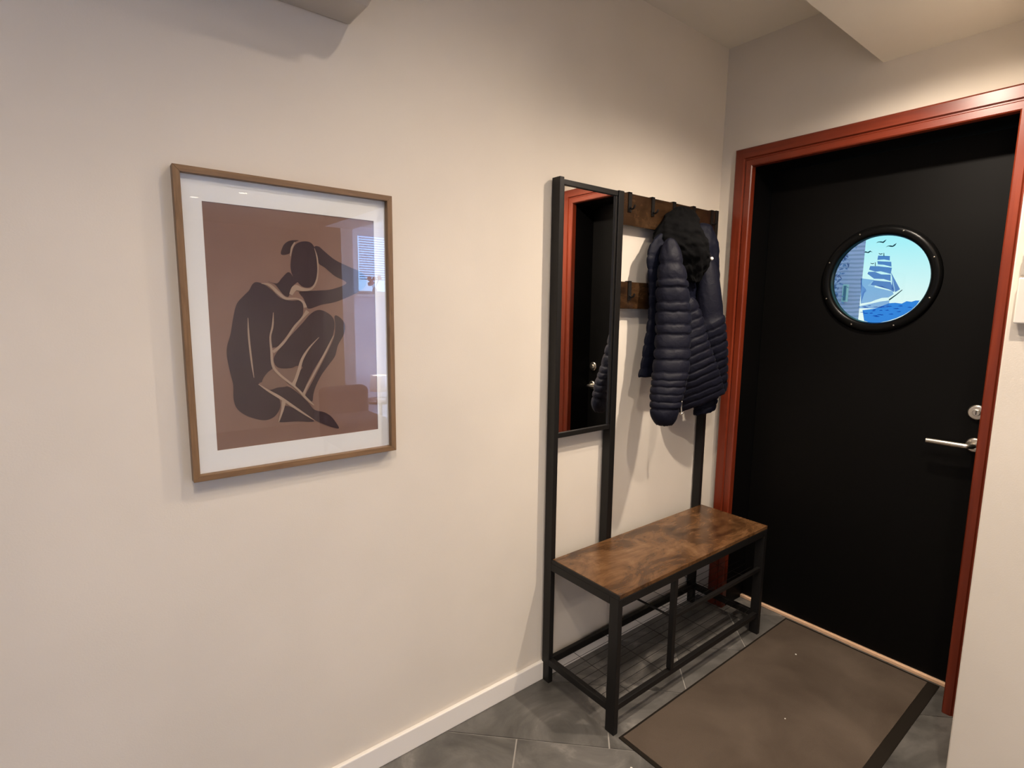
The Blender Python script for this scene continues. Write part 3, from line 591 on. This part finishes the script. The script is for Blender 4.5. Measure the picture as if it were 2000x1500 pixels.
ART_LINE = {
  'l1': [[-0.1235,0.0277,0.00123],[-0.1242,-0.0056,0.00368],[-0.123,-0.0425,0.00429],[-0.1202,-0.0865,0.00368],[-0.1171,-0.1201,0.00123]],
  'l2': [[-0.0644,0.0413,0.00123],[-0.0676,0.0073,0.00429],[-0.0744,-0.02,0.00429],[-0.0733,-0.0544,0.00552],[-0.0715,-0.0925,0.00613],[-0.0576,-0.1143,0.00552],[-0.0351,-0.1364,0.00552],[-0.012,-0.1586,0.00491],[0.0081,-0.184,0.00613],[0.027,-0.2035,0.00245]],
  'l3': [[0.0205,0.0454,0.01043],[0.0059,0.0278,0.00491],[-0.0156,0.0033,0.00552],[-0.0372,-0.0277,0.00552],[-0.0546,-0.0464,0.00675],[-0.0699,-0.0579,0.00736]],
  'l4': [[-0.0892,0.1118,0.00123],[-0.0704,0.1085,0.00675],[-0.0518,0.0907,0.00797],[-0.0327,0.0765,0.00613],[-0.0058,0.0764,0.00429],[0.0096,0.0681,0.00613],[0.0146,0.0541,0.0092]],
  'l5': [[-0.1075,-0.137,0.00184],[-0.0858,-0.155,0.00491],[-0.057,-0.1762,0.00736],[-0.0275,-0.2006,0.00613],[0.0029,-0.2257,0.00429],[0.0273,-0.2452,0.00123]],
  'l6': [[-0.0491,-0.1859,0.01043],[-0.0533,-0.2069,0.00675],[-0.0603,-0.2277,0.00429],[-0.0638,-0.2388,0.00123]],
  'l7': [[0.0434,0.2068,0.00123],[0.0495,0.183,0.00368],[0.0505,0.1517,0.00307],[0.0456,0.1234,0.00429],[0.0314,0.1026,0.00491],[0.0088,0.1004,0.0092],[-0.0088,0.104,0.01349],[-0.0206,0.0864,0.00797]],
  'l8': [[0.0859,-0.0197,0.00184],[0.063,-0.063,0.00491],[0.0321,-0.1164,0.00491],[0.013,-0.1479,0.00491],[0.0,-0.1742,0.00736]],
  'l9': [[0.047,-0.0233,0.00123],[0.0203,-0.0506,0.00429],[0.0017,-0.0786,0.00675],[-0.0081,-0.1067,0.00797],[-0.0171,-0.1312,0.00797],[-0.0253,-0.1468,0.01043]],
  'l10': [[-0.0051,0.2172,0.00307],[-0.0134,0.2024,0.00429],[-0.0176,0.1819,0.00184]],
}
from mathutils.geometry import delaunay_2d_cdt
def art(name, pts, mk, lay):
    pts = [Vector((p[0], p[1])) for p in pts]
    V, E_, F, *_r = delaunay_2d_cdt(pts, [], [list(range(len(pts)))], 1, 1e-7)
    bm = bmesh.new(); vs_ = [bm.verts.new(Vector((CX+v.x, -.0108-lay, CZ+v.y))-OFF) for v in V]
    for f in F:
        try: bm.faces.new([vs_[i] for i in f])
        except ValueError: pass
    new(name, bm, mk, pr)
for i, (k, pts) in enumerate(ART_DARK.items()): art('printed_shape', spline(pts, 5), 'figure', .0002+.00012*i)
for k, pts in ART_MID.items(): art('printed_patch', spline(pts, 5), 'figmid', .0014)
for i, (k, pts) in enumerate(ART_LINE.items()):
    c = openspline(pts, 6); L, R_ = [], []
    for j, p in enumerate(c):
        t = (c[min(j+1, len(c)-1)]-c[max(j-1, 0)]); nn = Vector((-t.y, t.x)).normalized()*max(p.z, .0004)*.5
        L.append((p.x+nn.x, p.y+nn.y)); R_.append((p.x-nn.x, p.y-nn.y))
    art('printed_line', L+R_[::-1], 'figline', .0015+.00008*i)
B('glass_pane', 'pane', pf, PX0+FW-.001, PX1-FW+.001, -.0170, -.0150, PZ0+FW-.001, PZ1-FW+.001)
OFF = Vector((0, 0, 0))

# ================================================================== INTERCOM
it = root('wall_intercom', (-.45, -1.2, 1.41), 'white wall intercom box with grey top at the right edge', 'intercom'); setoff(it)
B('intercom_body', 'plastic', it, -.482, -.45, -1.252, -1.1515, 1.413, 1.530, bevel=.004, seg=3)
B('intercom_top', 'plastic_grey', it, -.476, -.45, -1.247, -1.152, 1.530, 1.592, bevel=.007, seg=3)
B('label_strip', 'plastic', it, -.4775, -.4760, -1.225, -1.160, 1.545, 1.553)
OFF = Vector((0, 0, 0))

# ================================================================== AIR CONDITIONER (its lower edge peeks in at the top)
ac = root('air_conditioner', (-2.2, 0, 2.16), 'white wall-mounted air conditioner high above the framed print', 'air conditioner'); setoff(ac)
AP = [(0, 2.157), (-.12, 2.155), (-.185, 2.175), (-.205, 2.22), (-.21, 2.40), (-.19, 2.44), (0, 2.445)]
bm = bmesh.new(); loft(bm, [[(-2.62, y, z) for y, z in AP], [(-1.77, y, z) for y, z in AP]]); new('housing', bm, 'ac_plastic', ac, bevel=.006)
B('outlet_flap', 'ac_plastic', ac, -2.56, -1.83, -.178, -.118, 2.150, 2.156, bevel=.002)
OFF = Vector((0, 0, 0))

# ================================================================== DOWNLIGHTS
for i, (x, y, zl, w, beam, aim, lab) in enumerate(DOWNLIGHTS):
    d = root('downlight', (x, y, zl), lab, 'ceiling light', 'recessed downlights'); setoff(d)
    bm = bmesh.new(); n = 32
    rg = lambda r, z: [(x+r*math.cos(k*2*math.pi/n), y+r*math.sin(k*2*math.pi/n), z) for k in range(n)]
    loft(bm, [rg(.034, zl-.001), rg(.036, zl-.006), rg(.044, zl-.006), rg(.046, zl), rg(.034, zl), rg(.034, zl-.001)], cap=False)
    bmesh.ops.remove_doubles(bm, verts=bm.verts, dist=1e-6); new('trim_ring', bm, 'plastic', d, smooth=True)
    bm = bmesh.new(); disc_z(bm, [(zl-.0015, .033), (zl-.0005, .033)], (x, y)); new('lens', bm, 'lens', d)
    l = bpy.data.lights.new('downlight_beam', 'SPOT'); l.energy = w; l.color = WARM; l.spot_size = math.radians(beam); l.spot_blend = .9; l.shadow_soft_size = .022
    lo = bpy.data.objects.new('downlight_beam', l); COL.objects.link(lo); lo.parent = d; lo.location = (0, 0, -.014); lo.rotation_euler = Vector(aim).to_track_quat('-Z', 'Y').to_euler()
OFF = Vector((0, 0, 0))

# ================================================================== LIVING ROOM BEHIND (seen mirrored in the picture glass)
w1 = root('window_1', (.62, -4.66, 1.59), 'living room window with blue daylight', 'window', kind='structure'); setoff(w1)
for b in ((.10, .14), (1.11, 1.15), (.60, .64)): B('window_frame', 'white', w1, b[0], b[1], -4.69, -4.62, 1.59, 2.30)
for z in (1.59, 2.26): B('window_frame', 'white', w1, .14, 1.11, -4.69, -4.62, z, z+.04)
for a, b in ((.14, .60), (.64, 1.11)): B('window_pane', 'porthole_glass', w1, a, b, -4.66, -4.655, 1.63, 2.26)
B('window_sill', 'white', w1, .06, 1.19, -4.62, -4.47, 1.565, 1.59, bevel=.003)
OFF = Vector((0, 0, 0))
w2 = root('added_window', (2.56, -3.4, .8), 'made-up side window around the added living room daylight panel', 'window', kind='structure'); setoff(w2)  # unseen window, made up to house the daylight panel
for y in (-4.3, -3.42, -2.54): B('window_frame', 'white', w2, 2.52, 2.60, y, y+.04, .8, 2.2)
for z in (.8, 2.16): B('window_frame', 'white', w2, 2.52, 2.60, -4.26, -2.54, z, z+.04)
for a, b in ((-4.26, -3.42), (-3.38, -2.54)): B('window_pane', 'porthole_glass', w2, 2.555, 2.56, a, b, .84, 2.16)
OFF = Vector((0, 0, 0))
bl = root('window_blind', (.62, -4.60, 1.75), 'pale slatted blind hanging in the living room window', 'blind'); setoff(bl)
for i in range(19):
    z = 1.76+i*.027; bm = bmesh.new()
    loft(bm, [[(xx, -4.606, z), (xx, -4.596, z+.007), (xx, -4.588, z+.009), (xx, -4.588, z+.008), (xx, -4.596, z+.006), (xx, -4.606, z-.001)] for xx in (.145, 1.105)])
    new('slat', bm, 'slat', bl)
OFF = Vector((0, 0, 0))
vs = root('flower_vase', (.30, -4.54, 1.59), 'small vase of pink flowers on the window sill', 'vase'); setoff(vs)
bm = bmesh.new(); disc_z(bm, [(1.590, .022), (1.61, .032), (1.64, .028), (1.66, .018), (1.67, .022)], (.30, -4.54), 20); new('vase_body', bm, 'white', vs, smooth=True)
rf = random.Random(5)
for i in range(7):
    a = rf.uniform(0, 6.28); r_ = rf.uniform(.03, .09); tip = (.30+r_*math.cos(a), -4.54+.4*r_*math.sin(a), 1.70+rf.uniform(0, .09))
    bm = bmesh.new(); tube(bm, [(.30, -4.54, 1.66), tip], .0025, 6); st = new('stem', bm, 'stemgreen', vs)
    bm = bmesh.new(); bmesh.ops.create_icosphere(bm, subdivisions=2, radius=.024, matrix=Matrix.Translation(Vector(tip)-OFF))
    for v in bm.verts: v.co += (v.co-(Vector(tip)-OFF))*.5*noise.noise(v.co*90)
    new('blossom', bm, 'flower', st, smooth=True)
OFF = Vector((0, 0, 0))
tb = root('side_table', (.27, -4.40, 0), 'small round side table carrying a lit lamp', 'table'); setoff(tb)
bm = bmesh.new(); disc_z(bm, [(.36, .20), (.385, .20)], (.27, -4.38)); new('table_top', bm, 'rustic', tb, bevel=.003)
bm = bmesh.new(); tube(bm, [(.27, -4.38, .012), (.27, -4.38, .36)], .018, 12); new('table_leg', bm, 'metal', tb)
bm = bmesh.new(); disc_z(bm, [(0, .14), (.012, .13)], (.27, -4.38)); new('table_foot', bm, 'metal', tb)
OFF = Vector((0, 0, 0))
lp = root('table_lamp', (.27, -4.38, .385), 'table lamp with glowing fabric shade', 'lamp'); setoff(lp)
bm = bmesh.new(); disc_z(bm, [(.385, .06), (.395, .06), (.40, .012), (.50, .010)], (.27, -4.38)); new('lamp_base', bm, 'steel', lp, smooth=False)
bm = bmesh.new(); n = 40
rg = lambda r, z: [(.27+r*math.cos(k*2*math.pi/n), -4.38+r*math.sin(k*2*math.pi/n), z) for k in range(n)]
loft(bm, [rg(.118, .49), rg(.110, .672), rg(.108, .672), rg(.116, .49), rg(.118, .49)], cap=False)
bmesh.ops.remove_doubles(bm, verts=bm.verts, dist=1e-6); new('lamp_shade', bm, 'shade', lp, smooth=True)
bm = bmesh.new(); bmesh.ops.create_uvsphere(bm, u_segments=16, v_segments=10, radius=.03, matrix=Matrix.Translation(Vector((.27, -4.38, .57))-OFF)); new('bulb', bm, 'bulb', lp, smooth=True)
bm = bmesh.new(); disc_z(bm, [(.655, .106), (.660, .106)], (.27, -4.38), 40); new('shade_diffuser', bm, 'lens', lp)
OFF = Vector((0, 0, 0))
sf = root('armchair', (-.35, -3.65, 0), 'low dark brown armchair standing in the living room opening', 'armchair'); setoff(sf)
B('seat', 'sofa', sf, -.60, -.12, -3.78, -3.33, .12, .40, bevel=.05, seg=4); B('backrest', 'sofa', sf, -.60, -.12, -3.95, -3.77, .12, .655, bevel=.06, seg=4)
for x in (-.57, -.19):
    for y in (-3.88, -3.40): bm = bmesh.new(); tube(bm, [(x+.02, y, 0), (x+.02, y, .13)], .02, 10); new('leg', bm, 'metal', sf)
OFF = Vector((0, 0, 0))

# ================================================================== OUTDOORS (through the porthole)
struct('ground_outside', 'blue-grey ground outside the front door', 'ground', [(.5, 60, -30, 40, -.9, -.8)], 'ext_ground')
hs = root('street_house', (18, 7, -.8), 'lilac grey timber house across the street seen through the porthole', 'house'); setoff(hs)
FOOT = [(16, 4.98), (22.5, 7.9), (20, 13.5), (14.6, 9.8)]
bm = bmesh.new(); loft(bm, [[(x, y, -.8) for x, y in FOOT], [(x, y, 5.2) for x, y in FOOT]]); new('house_wall', bm, 'siding', hs)
bm = bmesh.new(); loft(bm, [[(x+(x-18.3)*.03, y+(y-9)*.03, 5.2) for x, y in FOOT], [(18.3+(x-18.3)*.15, 9+(y-9)*.15, 7.4) for x, y in FOOT]]); new('house_roof', bm, 'ext_ground', hs)
wn = B('house_window', 'white', hs, 15.80, 15.90, 5.28, 5.42, 1.80, 2.32); B('window_pane', 'ext_ground', wn, 15.79, 15.805, 5.315, 5.385, 1.84, 2.28)
OFF = Vector((0, 0, 0))
tr = root('street_tree', (14.4, 5.75, -.8), 'leafy tree in front of the lilac house', 'tree'); setoff(tr)
bm = bmesh.new(); tube(bm, [(14.4, 5.75, -.8), (14.4, 5.6, 2.2)], [.14, .07], 10); new('trunk', bm, 'sofa', tr)
bm = bmesh.new(); rl = random.Random(11)
for i in range(1400):
    c = Vector((14.4+rl.gauss(0, .35), 5.10+abs(rl.gauss(0, .5))+.08*rl.random()-.10*0, 1.0+rl.random()*3.2)); c.y -= max(0, (c.z-1.9)*.17); u = Vector((rl.uniform(-1, 1), rl.uniform(-1, 1), rl.uniform(-1, 1))).normalized(); v = u.orthogonal().normalized(); s_ = rl.uniform(.04, .08)
    vv = [bm.verts.new(c+d-OFF) for d in (u*s_, v*s_*.6, -u*s_, -v*s_*.6)]; bm.faces.new(vv)
fo = new('foliage', bm, 'leaf', tr); fo['kind'] = 'stuff'
OFF = Vector((0, 0, 0))
